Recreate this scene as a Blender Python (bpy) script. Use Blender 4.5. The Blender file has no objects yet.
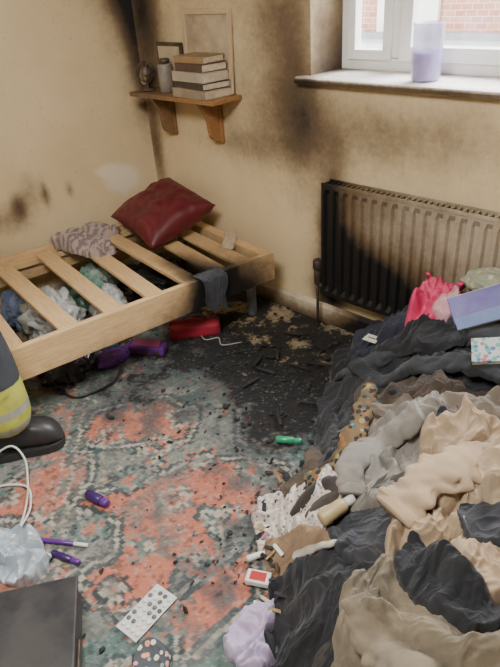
import bpy, bmesh, math, random
import numpy as np
from mathutils import Vector, Matrix, noise, Quaternion
random.seed(7)
V=Vector
COL=bpy.context.scene.collection
# ------------------------------------------------------------------ materials
def nt(name):
    m=bpy.data.materials.new(name);m.use_nodes=True
    t=m.node_tree;b=t.nodes['Principled BSDF'];return m,t,b
def L(t,a,b): t.links.new(a,b)
def mixc(t,fac,a,b,mode='MIX'):
    n=t.nodes.new('ShaderNodeMix');n.data_type='RGBA';n.blend_type=mode
    for i,v in ((0,fac),(6,a),(7,b)):
        if hasattr(v,'links'): L(t,v,n.inputs[i])
        elif i==0: n.inputs[0].default_value=v
        else: n.inputs[i].default_value=(*v,1)
    return n.outputs[2]
def math_(t,op,a,b=0.,c=0.,clamp=False):
    n=t.nodes.new('ShaderNodeMath');n.operation=op;n.use_clamp=clamp
    for i,v in enumerate((a,b,c)):
        if hasattr(v,'links'): L(t,v,n.inputs[i])
        else: n.inputs[i].default_value=v
    return n.outputs[0]
def noise_(t,scale,detail=4,rough=.6,co=None,stretch=None,ridged=False,dist=0):
    tc=t.nodes.new('ShaderNodeTexCoord').outputs['Object'] if co is None else co
    if stretch:
        mp=t.nodes.new('ShaderNodeMapping');mp.inputs['Scale'].default_value=stretch;L(t,tc,mp.inputs[0]);tc=mp.outputs[0]
    n=t.nodes.new('ShaderNodeTexNoise')
    if ridged: n.noise_type='RIDGED_MULTIFRACTAL'
    n.inputs['Scale'].default_value=scale;n.inputs['Detail'].default_value=detail;n.inputs['Roughness'].default_value=rough;n.inputs['Distortion'].default_value=dist
    L(t,tc,n.inputs['Vector']);return n.outputs[0]
def ramp(t,x,lo,hi):
    n=t.nodes.new('ShaderNodeMapRange');n.interpolation_type='SMOOTHSTEP';L(t,x,n.inputs[0]);n.inputs[1].default_value=lo;n.inputs[2].default_value=hi;return n.outputs[0]
def bump_(t,b,h,st,dist=.01,prev=None):
    n=t.nodes.new('ShaderNodeBump');n.inputs['Strength'].default_value=st;n.inputs['Distance'].default_value=dist
    L(t,h,n.inputs['Height'])
    if prev: L(t,prev,n.inputs['Normal'])
    L(t,n.outputs[0],b.inputs['Normal']);return n.outputs[0]
def attr(t,nm):
    n=t.nodes.new('ShaderNodeAttribute');n.attribute_name=nm;return n
def mat(name,c,c2=None,rough=.7,scale=8,bump=.0,bscale=60,metal=0,dirt=0.,wood=False,soot=False,sheen=0,alpha=1,speck=0,trans=0,coat=0,wrinkle=0,pale=None,sn=(.6,.35)):
    m,t,b=nt(name);b.inputs['Roughness'].default_value=rough;b.inputs['Metallic'].default_value=metal
    if c2 is None: c2=tuple(x*.8 for x in c)
    if wood:
        co=attr(t,'lc').outputs['Vector']
        f=noise_(t,9,6,.65,co,(1.2,14,14))
        g=noise_(t,30,3,.6,co,(1,20,20))
        col=mixc(t,ramp(t,f,.35,.7),c,c2);col=mixc(t,math_(t,'MULTIPLY',ramp(t,g,.45,.75),.3),col,tuple(x*.65 for x in c2))
    else:
        col=mixc(t,ramp(t,noise_(t,scale,5,.6),.3,.7),c,c2)
    if speck:
        col=mixc(t,math_(t,'MULTIPLY',ramp(t,noise_(t,80,2,.5),.66,.72),speck),col,(.08,.055,.035))
    if dirt:
        col=mixc(t,math_(t,'MULTIPLY',ramp(t,noise_(t,5,6,.7),.45,.75),dirt),col,(.03,.026,.022))
    if soot:
        s=attr(t,'soot').outputs['Fac']
        if pale: col=mixc(t,ramp(t,math_(t,'ADD',math_(t,'MULTIPLY',s,-1.),math_(t,'MULTIPLY',noise_(t,14,5,.7),.4)),.3,.6),col,pale)
        nz=noise_(t,6,7,.7);nf=noise_(t,38,4,.7)
        e=math_(t,'ADD',s,math_(t,'MULTIPLY',math_(t,'SUBTRACT',nz,.5),sn[0]));e=math_(t,'ADD',e,math_(t,'MULTIPLY',math_(t,'SUBTRACT',nf,.5),sn[1]))
        e=math_(t,'MULTIPLY',e,ramp(t,s,.0,.15))
        col=mixc(t,ramp(t,e,.03,.65),col,(.15,.10,.056))
        col=mixc(t,ramp(t,e,.55,1.0),col,(.012,.011,.011))
    L(t,col,b.inputs['Base Color'])
    pr=None
    if wrinkle: pr=bump_(t,b,noise_(t,16,3,.5,ridged=True,dist=.5),wrinkle,.008)
    if bump: bump_(t,b,noise_(t,bscale,4,.6),bump,.004,pr)
    if sheen: b.inputs['Sheen Weight'].default_value=sheen
    if coat: b.inputs['Coat Weight'].default_value=coat
    if alpha<1: b.inputs['Alpha'].default_value=alpha
    if trans: b.inputs['Transmission Weight'].default_value=trans
    return m
# ------------------------------------------------------------------ mesh builder
class MB:
    def __init__(s): s.v=[];s.f=[];s.mi=[];s.sm=[];s.lc=[];s.mats=[]
    def m(s,mt):
        if mt not in s.mats: s.mats.append(mt)
        return s.mats.index(mt)
    def add(s,vs,fs,mt,smooth=False,lc=None):
        o=len(s.v);k=s.m(mt);s.v+=[tuple(p) for p in vs];s.f+=[tuple(i+o for i in f) for f in fs]
        s.mi+=[k]*len(fs);s.sm+=[smooth]*len(fs);s.lc+=([tuple(p) for p in (lc if lc else vs)])
    def box(s,c,d,mt,M=None,bev=.003):
        bm=bmesh.new();bmesh.ops.create_cube(bm,size=1)
        for v in bm.verts: v.co=V((v.co.x*d[0],v.co.y*d[1],v.co.z*d[2]))
        if bev>0: bmesh.ops.bevel(bm,geom=bm.edges[:],offset=min(bev,min(d)*.4),segments=2,profile=.5,affect='EDGES')
        ax=sorted(range(3),key=lambda i:-d[i]);off=random.random()*20
        loc=[v.co.copy() for v in bm.verts];lc=[(p[ax[0]]+off,p[ax[1]]+off*.37,p[ax[2]]+off*.11) for p in loc]
        M=M or Matrix();c=V(c);vs=[c+(M.to_3x3()@p) for p in loc]
        s.add(vs,[[v.index for v in f.verts] for f in bm.faces],mt,False,lc);bm.free()
    def lathe(s,c,prof,mt,n=28,M=None,smooth=True):
        M=(M or Matrix()).to_3x3();c=V(c);vs=[];fs=[]
        for r,z in prof:
            for i in range(n):
                a=2*math.pi*i/n;vs.append(c+M@V((r*math.cos(a),r*math.sin(a),z)))
        for j in range(len(prof)-1):
            for i in range(n):
                k=(i+1)%n;fs.append((j*n+i,j*n+k,(j+1)*n+k,(j+1)*n+i))
        fs.append(tuple(reversed(range(n))));fs.append(tuple((len(prof)-1)*n+i for i in range(n)))
        s.add(vs,fs,mt,smooth)
    def cyl(s,a,b,r,mt,n=16,r2=None):
        a=V(a);b=V(b);q=(b-a).to_track_quat('Z','Y').to_matrix();l=(b-a).length;r2=r if r2 is None else r2;e=min(r,r2)*.15
        s.lathe(a,[(r-e,0),(r,e),(r2,l-e),(r2-e,l)],mt,n,q)
    def tube(s,pts,rad,mt,n=12,flat=1.,wr=0,seed=0,res=6,cap=True):
        P=spline([V(p) for p in pts],res);N=len(P);vs=[];fs=[]
        rr=[rad]*len(pts) if not isinstance(rad,(list,tuple)) else list(rad)
        for i,p in enumerate(P):
            tt=i/(N-1)*(len(rr)-1);k=min(int(tt),len(rr)-2);r=rr[k]+(rr[k+1]-rr[k])*(tt-k)
            d=(P[min(i+1,N-1)]-P[max(i-1,0)]).normalized();sd=d.cross(V((0,0,1)))
            if sd.length<.05: sd=d.cross(V((0,1,0)))
            sd.normalize();up=sd.cross(d)
            for j in range(n):
                a=2*math.pi*j/n;q=sd*math.cos(a)*r+up*math.sin(a)*r*flat
                if wr:
                    pp=p+q
                    w=noise.noise(pp*11+V((seed,0,0)))
                    w2=abs(noise.noise(pp*19+V((seed,3,0))))*2-.45
                    w3=abs(noise.noise(pp*36+V((0,seed,0))))*2-.5
                    q=q*(1+wr*w+wr*.9*w2+wr*.3*w3)
                vs.append(p+q)
        for i in range(N-1):
            for j in range(n):
                k=(j+1)%n;fs.append((i*n+j,i*n+k,(i+1)*n+k,(i+1)*n+j))
        if cap: fs.append(tuple(reversed(range(n))));fs.append(tuple((N-1)*n+j for j in range(n)))
        s.add(vs,fs,mt,True)
    def obj(s,name,sootf=None,parent=None,sub=0):
        me=bpy.data.meshes.new(name);me.from_pydata(s.v,[],s.f)
        for m in s.mats: me.materials.append(m)
        me.polygons.foreach_set('material_index',s.mi);me.polygons.foreach_set('use_smooth',s.sm)
        a=me.attributes.new('lc','FLOAT_VECTOR','POINT');a.data.foreach_set('vector',np.array(s.lc,dtype='f').ravel())
        if sootf:
            a=me.attributes.new('soot','FLOAT','POINT');a.data.foreach_set('value',np.array([sootf(*p) for p in s.v],dtype='f'))
        me.update();o=bpy.data.objects.new(name,me);COL.objects.link(o)
        if parent: o.parent=parent
        return o
def spline(P,res):
    out=[]
    for i in range(len(P)-1):
        a=P[max(i-1,0)];b=P[i];c=P[i+1];d=P[min(i+2,len(P)-1)]
        for k in range(res):
            t=k/res;out.append(.5*((2*b)+(c-a)*t+(2*a-5*b+4*c-d)*t*t+(3*b-a-3*c+d)*t**3))
    out.append(P[-1]);return out
def empty(name,loc=(0,0,0)):
    o=bpy.data.objects.new(name,None);COL.objects.link(o);o.location=loc;return o
def gz(x,y,cx,cy,rx,ry): return math.exp(-((x-cx)/rx)**2-((y-cy)/ry)**2)
def Rz(a): return Matrix.Rotation(a,3,'Z')
# ------------------------------------------------------------------ camera
cam=bpy.data.cameras.new('camera');co=bpy.data.objects.new('camera',cam);COL.objects.link(co);bpy.context.scene.camera=co
yaw,th,ro=.801,.5473,.0748
hh=V((-math.sin(yaw),math.cos(yaw),0));RR=V((hh.y,-hh.x,0));Z=V((0,0,1))
FF=math.cos(th)*hh-math.sin(th)*Z;UU=math.sin(th)*hh+math.cos(th)*Z
R2=math.cos(ro)*RR-math.sin(ro)*UU;U2=math.cos(ro)*UU+math.sin(ro)*RR
M=Matrix((R2,U2,-FF)).transposed().to_4x4();M.translation=V((2.962,-2.174,1.6));co.matrix_world=M
cam.sensor_fit='VERTICAL';cam.sensor_height=36;cam.lens=31.84;cam.clip_start=.02
# ------------------------------------------------------------------ room shell
wallm=mat('smoke_stained_plaster',(.78,.63,.39),(.70,.55,.33),rough=.85,scale=2.5,bump=.2,bscale=50,speck=.25,soot=True,pale=(.84,.75,.58),sn=(.42,.22))
LO=V((-.156,-.988,0));NL=V((.988,-.156,0))
def grid_obj(name,origin,ux,uy,nx,ny,st,skip,mt,sootf,extra=None):
    mb=MB();idx={};vs=[];fs=[]
    def g(i,j):
        if (i,j) not in idx: idx[(i,j)]=len(vs);vs.append(V(origin)+V(ux)*(i*st)+V(uy)*(j*st))
        return idx[(i,j)]
    for i in range(nx):
        for j in range(ny):
            if skip and skip((i+.5)*st,(j+.5)*st): continue
            fs.append((g(i,j),g(i+1,j),g(i+1,j+1),g(i,j+1)))
    mb.add(vs,fs,mt)
    if extra: extra(mb)
    return mb.obj(name,sootf)
WX0,WX1,WZ0,WZ1=1.22,2.74,1.20,2.24
def sootback(x,y,z):
    s=.34*gz(x,z,1.08,1.38,.17,.45)+.36*gz(x,z,1.16,1.0,.12,.30)+.75*gz(x,z,.08,1.5,.15,.5)+.8*gz(x,z,1.34,.5,.09,.33)+.8*gz(x,z,1.32,.18,.10,.14)
    s+=.26*gz(x,z,1.55,.98,.45,.16)+.16*gz(x,z,.75,1.7,.6,.6)+.15*gz(x,z,.9,1.0,.35,.3)+.45*gz(x,z,.04,.75,.07,.3)+.28*gz(x,z,1.0,2.2,1.,.5)+.22*gz(x,z,.75,.85,.3,.08)
    s+=.17*gz(x,z,2.2,1.02,.9,.12)+.06
    if y>.02: s+=.3*gz(x,z,1.22,1.2,.2,.35)
    return min(s,1.2)
def ex(mb):
    d=.30
    for (a,b) in (((WX0,WZ0),(WX0,WZ1)),((WX0,WZ1),(WX1,WZ1)),((WX1,WZ1),(WX1,WZ0)),((WX1,WZ0),(WX0,WZ0))):
        n=10;vs=[];fs=[]
        for i in range(n+1):
            for j in range(5):
                t=i/n;vs.append((a[0]+(b[0]-a[0])*t,d*j/4,a[1]+(b[1]-a[1])*t))
        for i in range(n):
            for j in range(4): fs.append((i*5+j,i*5+j+1,(i+1)*5+j+1,(i+1)*5+j))
        mb.add(vs,fs,wallm)
    x0,x1,z0,z1=-.06,4.3,0,2.42
    for (p,q,r,s) in ((x0,WX0,z0,z1),(WX1,x1,z0,z1),(WX0,WX1,z0,WZ0),(WX0,WX1,WZ1,z1)):
        mb.add([(p,d,r),(q,d,r),(q,d,s),(p,d,s)],[(0,1,2,3)],wallm)
grid_obj('wall_back',(0,0,0),(1,0,0),(0,0,1),215,121,.02,lambda a,b:WX0<a<WX1 and WZ0<b<WZ1,wallm,sootback,ex)
def sootleft(x,y,z):
    t=V((x,y,0)).dot(LO)
    s=1.0*gz(t,z,.02,1.65,.12,.35)+.8*gz(t,z,.10,2.0,.25,.35)+.6*gz(t,z,0,1.15,.07,.3)+.45*gz(t,z,.86,.60,.04,.08)+.42*gz(t,z,.70,.63,.022,.08)+.36*gz(t,z,.56,.62,.025,.05)+.38*gz(t,z,.94,.54,.18,.10)+.3*gz(t,z,.78,.68,.06,.10)
    s+=.16*gz(t,z,.9,2.0,1.3,.5)+.3*gz(t,z,.3,.0,.4,.15)+.10*gz(t,z,.35,1.0,.3,.5)
    s-=.6*gz(t,z,.22,.60,.12,.09)+.4*gz(t,z,.32,.68,.08,.05)
    return s
grid_obj('wall_left',(0,0,0),LO,(0,0,1),202,121,.02,None,wallm,sootleft)
plain=mat('plain_plaster',(.76,.68,.53),(.72,.62,.47),rough=.9,scale=3)
mb=MB();mb.box((4.33,-1.95,1.21),(.06,4.3,2.42),plain,bev=0);mb.obj('wall_right')
mb=MB();mb.box((1.8,-4.03,1.21),(5.2,.06,2.42),plain,bev=0);mb.obj('wall_front')
ceil=mat('smoked_ceiling',(.68,.62,.53),(.52,.46,.38),rough=.95,scale=2)
mb=MB();mb.box((1.8,-1.87,2.46),(5.3,4.4,.06),ceil,bev=0);mb.obj('ceiling')
m,t,b=nt('charred_floor');n1=noise_(t,4.5,8,.72);n2=noise_(t,28,6,.7)
c=mixc(t,ramp(t,n2,.35,.7),(.36,.29,.18),(.17,.12,.07));c=mixc(t,ramp(t,n1,.43,.50),c,(.014,.013,.012));c=mixc(t,ramp(t,noise_(t,60,3,.6),.68,.74),c,(.2,.18,.16))
L(t,c,b.inputs['Base Color']);b.inputs['Roughness'].default_value=.8;bump_(t,b,n2,.6,.01)
mb=MB();mb.box((1.8,-1.87,-.03),(5.3,4.4,.06),m,bev=0);mb.obj('floor')
sk=mat('cream_gloss_paint',(.68,.59,.44),(.58,.48,.35),rough=.45,scale=6,soot=True,speck=.25)
def longbox(mb,a,b,th_,z0,z1,nrm,mt,n=120):
    a=V(a);b=V(b);nrm=V(nrm);prof=[(0,z0),(th_,z0),(th_,z1-.02),(th_*.6,z1-.006),(th_*.4,z1),(0,z1)]
    vs=[];fs=[]
    for i in range(n+1):
        for (q,z) in prof:
            p=a+(b-a)*(i/n)+nrm*q;vs.append((p.x,p.y,z))
    k=len(prof)
    for i in range(n):
        for j in range(k-1): fs.append((i*k+j,(i+1)*k+j,(i+1)*k+j+1,i*k+j+1))
    mb.add(vs,fs,mt)
mb=MB();longbox(mb,(0.02,-.001,0),(4.28,-.001,0),.02,0,.105,(0,-1,0),sk,200)
mb.obj('baseboard_back',lambda x,y,z:1.2*gz(x,0,1.64,0,.19,1)+.30*gz(x,0,.7,0,.4,1)+.5*(1-min(z/.05,1))+.10)
mb=MB();longbox(mb,V((0,0,0))+NL*.001,LO*3.9+NL*.001,.02,0,.105,NL,sk,120);mb.obj('baseboard_left',lambda x,y,z:.3)
# ------------------------------------------------------------------ window
wp=mat('white_upvc',(.86,.86,.84),(.80,.79,.76),rough=.35,scale=4)
wpd=mat('sooted_sill_paint',(.82,.79,.73),(.70,.65,.57),rough=.5,scale=7,soot=True,speck=.2)
gl,t,b=nt('window_glass');t.nodes.remove(b);tr=t.nodes.new('ShaderNodeBsdfTransparent');gs=t.nodes.new('ShaderNodeBsdfGlossy');gs.inputs['Roughness'].default_value=.03;mx=t.nodes.new('ShaderNodeMixShader');mx.inputs[0].default_value=.06
L(t,tr.outputs[0],mx.inputs[1]);L(t,gs.outputs[0],mx.inputs[2]);L(t,mx.outputs[0],t.nodes['Material Output'].inputs[0])
mb=MB()
def fr(mb,x0,x1,z0,z1,y0,y1,w):
    yc=(y0+y1)/2;d=y1-y0
    mb.box((x0+w/2,yc,(z0+z1)/2),(w,d,z1-z0),wp);mb.box((x1-w/2,yc,(z0+z1)/2),(w,d,z1-z0),wp)
    mb.box(((x0+x1)/2,yc,z0+w/2),(x1-x0-2*w,d,w),wp);mb.box(((x0+x1)/2,yc,z1-w/2),(x1-x0-2*w,d,w),wp)
fr(mb,WX0+.002,WX1-.002,WZ0+.002,WZ1-.002,.22,.28,.05)
mb.box((1.505,.25,1.72),(.05,.06,.93),wp)
fr(mb,1.265,1.485,1.245,2.195,.20,.25,.04);fr(mb,1.525,2.695,1.245,2.195,.20,.25,.055)
mb.box((2.05,.19,1.30),(.1,.02,.02),wp);mb.box((2.09,.175,1.30),(.12,.012,.018),wp)
mb.box((1.375,.24,1.72),(.16,.006,.88),gl,bev=0);mb.box((2.11,.24,1.72),(1.08,.006,.86),gl,bev=0)
mb.obj('window_1')
mb=MB();n=80;vs=[];fs=[]
pr=[(.22,1.203),(-.035,1.203),(-.047,1.198),(-.05,1.188),(-.047,1.176),(-.035,1.172),(-.001,1.172)]
xs=[1.165+i*(2.8-1.165)/n for i in range(n+1)]
for x in xs:
    for (y,z) in pr:
        vs.append((min(max(x,WX0+.002),WX1-.002) if y>.0 else x,y,z))
k=len(pr)
for i in range(n):
    for j in range(k-1): fs.append((i*k+j,i*k+j+1,(i+1)*k+j+1,(i+1)*k+j))
fs.append(tuple(range(k)));fs.append(tuple(reversed(range(n*k,n*k+k))))
mb.add(vs,fs,wpd);mb.obj('trim_1',lambda x,y,z:(.65 if z<1.19 else .10)+.3*gz(x,0,1.2,0,.12,1)+.2*gz(y,0,.2,0,.05,1))
cg=mat('lavender_wax',(.22,.15,.60),(.30,.22,.66),rough=.25,scale=10);cgl=mat('frosted_lilac_glass',(.70,.67,.86),(.64,.6,.8),rough=.2,alpha=.45)
mb=MB();mb.lathe((1.74,.05,1.204),[(.045,0),(.05,.01),(.054,.10),(.048,.102)],cg)
mb.lathe((1.74,.05,1.204),[(.048,0),(.055,.008),(.058,.19),(.06,.2),(.055,.2),(.053,.1)],cgl);mb.obj('candle_jar')
m,t,b=nt('neighbour_brick');tc=t.nodes.new('ShaderNodeTexCoord');mp=t.nodes.new('ShaderNodeMapping');mp.inputs['Rotation'].default_value=(math.pi/2,0,0);L(t,tc.outputs['Object'],mp.inputs[0])
br=t.nodes.new('ShaderNodeTexBrick');br.inputs['Color1'].default_value=(.46,.20,.13,1);br.inputs['Color2'].default_value=(.56,.30,.21,1);br.inputs['Mortar'].default_value=(.6,.55,.5,1);br.inputs['Scale'].default_value=4.5;br.inputs['Mortar Size'].default_value=.015
L(t,mp.outputs[0],br.inputs[0]);L(t,br.outputs[0],b.inputs['Base Color']);b.inputs['Roughness'].default_value=.9
rend=mat('white_render',(.85,.84,.8),(.8,.79,.75),rough=.9)
mb=MB();mb.box((0.3,4.0,2.2),(7.5,.2,6.6),m,bev=0)
mb.box((-2.35,3.88,2.2),(2.2,.06,6.5),rend,bev=0);mb.box((-.62,3.88,2.2),(.70,.06,6.5),rend,bev=0);mb.box((.4,3.86,.1),(7.2,.1,1.68),rend,bev=0);mb.box((.4,3.80,.95),(7.2,.1,.06),mat('grey_flashing',(.3,.3,.32)),bev=0)
for (x,w) in ((1.6,.5),(2.8,.9)):
    mb.box((x,3.87,2.45),(w,.08,1.3),wp);mb.box((x,3.86,1.75),(w+.2,.16,.1),wp)
mb.obj('neighbouring_house')
# ------------------------------------------------------------------ shelf
pine=mat('pine_wood',(.70,.49,.26),(.56,.36,.17),rough=.5,wood=True,soot=True)
pines=mat('shelf_pine',(.44,.22,.08),(.30,.13,.045),rough=.5,wood=True,soot=True)
mb=MB();mb.box((.46,-.1,1.085),(.66,.195,.022),pines)
for x in (.24,.62):
    prof=[(0,1.074),(-.155,1.074),(-.155,1.05)]+[(-.02-.135*math.cos(a),1.05-.19*math.sin(a)) for a in [i*math.pi/2/8 for i in range(1,9)]]+[(0,.86)]
    prof=[(-.001 if y==0 else y,z) for y,z in prof]
    prof=[(y*(1-.35*math.sin((1.074-z)/.214*math.pi)) ,z) for y,z in prof]
    n=len(prof);vs=[(x-.013,y,z) for y,z in prof]+[(x+.013,y,z) for y,z in prof]
    fs=[tuple(reversed(range(n))),tuple(range(n,2*n))]+[(i,(i+1)%n,n+(i+1)%n,n+i) for i in range(n)]
    mb.add(vs,fs,pines);mb.box((x,-.012,.96),(.05,.02,.22),pines)
mb.obj('wall_shelf',lambda x,y,z:.22+.3*gz(x,0,.15,0,.15,1))
mb=MB();z=1.097;pap=mat('book_pages',(.66,.55,.40),(.5,.42,.3),rough=.9,scale=40,dirt=.3)
for i,(h_,w,d,c,a) in enumerate([(.042,.26,.17,(.40,.32,.22),.03),(.03,.25,.16,(.07,.05,.045),-.06),(.045,.24,.165,(.50,.43,.34),.05),(.035,.225,.15,(.12,.07,.05),-.02),(.03,.21,.14,(.36,.24,.12),.1)]):
    bm_=mat('book_cover_%d'%i,c,rough=.6,dirt=.5);M_=Rz(a-.10);cx,cy=.62+.008*(i%2),-.107
    mb.box((cx,cy,z+h_/2),(w-.008,d-.01,h_-.006),pap,M_,.001);mb.box((cx,cy,z+.0015),(w,d,.003),bm_,M_,.001);mb.box((cx,cy,z+h_-.0015),(w,d,.003),bm_,M_,.001)
    off=M_@V((0,-d/2,0));mb.box((cx+off.x,cy+off.y,z+h_/2),(w,.004,h_),bm_,M_,.001);z+=h_+.001
mb.obj('book_stack')
fw=mat('pale_frame_wood',(.62,.48,.32),(.5,.36,.22),rough=.5,wood=True);fc=mat('stained_print',(.60,.49,.34),(.42,.33,.22),rough=.6,scale=9,dirt=.4)
mb=MB();Mt=Matrix.Rotation(-.06,3,'X');c0=V((.59,-.020,1.285))
for (dx,dz,w,h_) in ((-.16,0,.025,.37),(.16,0,.025,.37),(0,.1725,.295,.025),(0,-.1725,.295,.025)):
    mb.box(c0+Mt@V((dx,0,dz)),(w,.014,h_),fw,Mt)
mb.box(c0+Mt@V((0,.003,0)),(.30,.005,.33),fc,Mt);mb.obj('picture_frame')
dk=mat('sooty_metal',(.07,.055,.045),(.15,.11,.08),rough=.5,metal=.5,scale=20);gr=mat('sooty_grey_plastic',(.30,.26,.22),(.16,.13,.11),rough=.5,dirt=.5)
mb=MB();mb.lathe((.20,-.12,1.0965),[(.04,0),(.04,.008),(.01,.014),(.008,.05)],dk)
for k in range(6):
    a=math.pi*k/6;mb.tube([(.20+.05*math.cos(a)*math.sin(u),-.12+.05*math.sin(a)*math.sin(u),1.19+.05*math.cos(u)) for u in [2*math.pi*i/16 for i in range(17)]],.0022,dk,6,res=2)
mb.lathe((.20,-.12,1.165),[(.01,0),(.022,.008),(.024,.03),(.01,.05)],gr);mb.obj('wire_globe_ornament')
mb=MB();mb.lathe((.34,-.10,1.0965),[(.035,0),(.038,.004),(.038,.13),(.034,.135),(.02,.137)],gr);mb.lathe((.34,-.10,1.233),[(.02,0),(.028,.002),(.028,.02),(.02,.024)],dk);mb.obj('storage_canister')
mb=MB();mb.box((.31,-.03,1.21),(.2,.015,.226),dk);mb.box((.31,-.039,1.21),(.17,.004,.19),fc);mb.obj('photo_frame')
mb=MB()
Mc=Matrix.Rotation(math.pi/2-.2,3,'X');mb.lathe((.12,-.06,1.156),[(.05,-.01),(.055,-.006),(.055,.012),(.048,.014),(.046,.008)],dk,M=Mc);mb.lathe((.12,-.063,1.156),[(.001,.0085),(.046,.0085),(.046,.009)],pap,M=Mc);mb.box((.12,-.06,1.100),(.06,.03,.006),dk);mb.obj('alarm_clock')
# ------------------------------------------------------------------ radiator
rad=mat('radiator_enamel',(.54,.47,.36),(.42,.35,.26),rough=.4,scale=5,soot=True,speck=.2,sn=(.5,.3))
mb=MB();X0,X1,Z0,Z1=1.36,2.86,.22,.775
def ribbed(yf,sg):
    pitch=.05;vs=[];fs=[];xs=[];x=X0
    while x<X1-.001:
        for (o,dp) in ((0,0),(.010,0),(.018,.016),(.034,.016),(.042,0)): xs.append((x+o,dp))
        x+=pitch
    xs.append((X1,0));zz=[(Z0,0),(Z0+.02,0),(Z0+.045,1)]+[(Z0+.045+(Z1-Z0-.09)*i/14,1) for i in range(1,15)]+[(Z1-.02,0),(Z1,0)]
    for z_,k in zz:
        for x_,dp in xs: vs.append((x_,yf+sg*dp*k*-1,z_))
    n=len(xs)
    for j in range(len(zz)-1):
        for i in range(n-1): fs.append((j*n+i,j*n+i+1,(j+1)*n+i+1,(j+1)*n+i))
    mb.add(vs,fs,rad)
ribbed(-.105,-1);ribbed(-.045,1)
for x in (X0,X1): 
    for k in range(12): mb.box((x,-.075,Z0+.02+(k+.5)*(Z1-Z0-.02)/12),(.006,.062,(Z1-Z0-.02)/12),rad,bev=0)
for k in range(60):
    x=X0+.012+k*.025;mb.box((x,-.075,Z1-.001),(.008,.056,.006),rad,bev=0)
for y in (-.106,-.044): 
    for k in range(20): mb.box((X0+(k+.5)*.075,y,Z1),(.075,.008,.014),rad,bev=0)
for x in (1.55,2.6): mb.box((x,-.02,.5),(.04,.038,.4),rad)
def srad(x,y,z):
    return 1.25*gz(x,z,1.33,.35,.15,.6)+1.35*gz(x,z,1.48,.20,.36,.32)+.85*gz(x,z,1.8,.2,.45,.24)+.25*gz(x,z,1.7,.78,.5,.12)+.14
mb.cyl((1.31,-.075,.0),(1.31,-.075,.27),.0075,dk);mb.cyl((1.31,-.075,.25),(1.31,-.075,.37),.018,dk);mb.cyl((1.31,-.075,.25),(1.36,-.075,.25),.011,dk)
mb.lathe((1.31,-.075,.33),[(.02,0),(.024,.005),(.024,.045),(.018,.052)],dk,16);mb.obj('radiator',srad)
# ------------------------------------------------------------------ bed
A=V((1.100,-.160,0));CR=V((-.9875,.1573,0));PB=.158
def bp(s,t,z): return A+CR*s+LO*t+V((0,0,z))
mb=MB();BL=1.98
def segbox(a,b,w,h,n=10):
    a=V(a);b=V(b);d=(b-a);l=d.length;ang=math.atan2(d.y,d.x);m_=Rz(ang);off=random.random()*9
    bm=bmesh.new();bmesh.ops.create_cube(bm,size=1)
    for v in bm.verts: v.co=V((v.co.x*l,v.co.y*w,v.co.z*h))
    bmesh.ops.bevel(bm,geom=bm.edges[:],offset=.003,segments=2,profile=.5,affect='EDGES')
    for i in range(1,n*3): bmesh.ops.bisect_plane(bm,geom=bm.verts[:]+bm.edges[:]+bm.faces[:],plane_co=(-l/2+l*i/(n*3),0,0),plane_no=(1,0,0))
    bm.verts.index_update()
    c=(a+b)/2;lc=[(v.co.x+off,v.co.y+off,v.co.z+(off if h<w else 0)) for v in bm.verts]
    mb.add([c+m_@v.co for v in bm.verts],[[v.index for v in f.verts] for f in bm.faces],pine,False,lc);bm.free()
segbox(bp(.015,0,.325),bp(.015,BL,.325),.03,.15);segbox(bp(.965,0,.325),bp(.965,BL,.325),.03,.15)
segbox(bp(.03,.03,.32),bp(.95,.03,.32),.055,.14);segbox(bp(.03,BL-.015,.325),bp(.95,BL-.015,.325),.03,.15)
segbox(bp(.045,.06,.345),bp(.045,BL-.03,.345),.03,.03);segbox(bp(.935,.06,.345),bp(.935,BL-.03,.345),.03,.03)
for i,tt in enumerate((.15,.29,.47,.65,.86,1.08,1.30,1.52,1.74)):
    j=.012*math.sin(i*2.3);segbox(bp(.035,tt+j,.371),bp(.945,tt-j,.371),.088,.018,6)
def sbed(x,y,z):
    p=V((x,y,0))-A;s=p.dot(CR);t=p.dot(LO)
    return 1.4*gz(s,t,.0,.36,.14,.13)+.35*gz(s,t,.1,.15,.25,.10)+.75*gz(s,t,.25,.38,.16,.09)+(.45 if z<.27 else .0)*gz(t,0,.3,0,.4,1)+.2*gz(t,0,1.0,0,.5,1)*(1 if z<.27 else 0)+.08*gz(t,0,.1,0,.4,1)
bed=mb.obj('bed_frame',sbed)
mb=MB();lg=mat('grey_metal_leg',(.30,.33,.35),(.12,.13,.14),rough=.4,metal=.4,dirt=.6)
for (s_,t_) in ((.15,.05),(.83,.05),(.06,1.85),(.9,1.85)):
    p=bp(s_,t_,0);mb.cyl((p.x,p.y,0),(p.x,p.y,.262),.026,lg)
mb.obj('legs',parent=bed)
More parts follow.
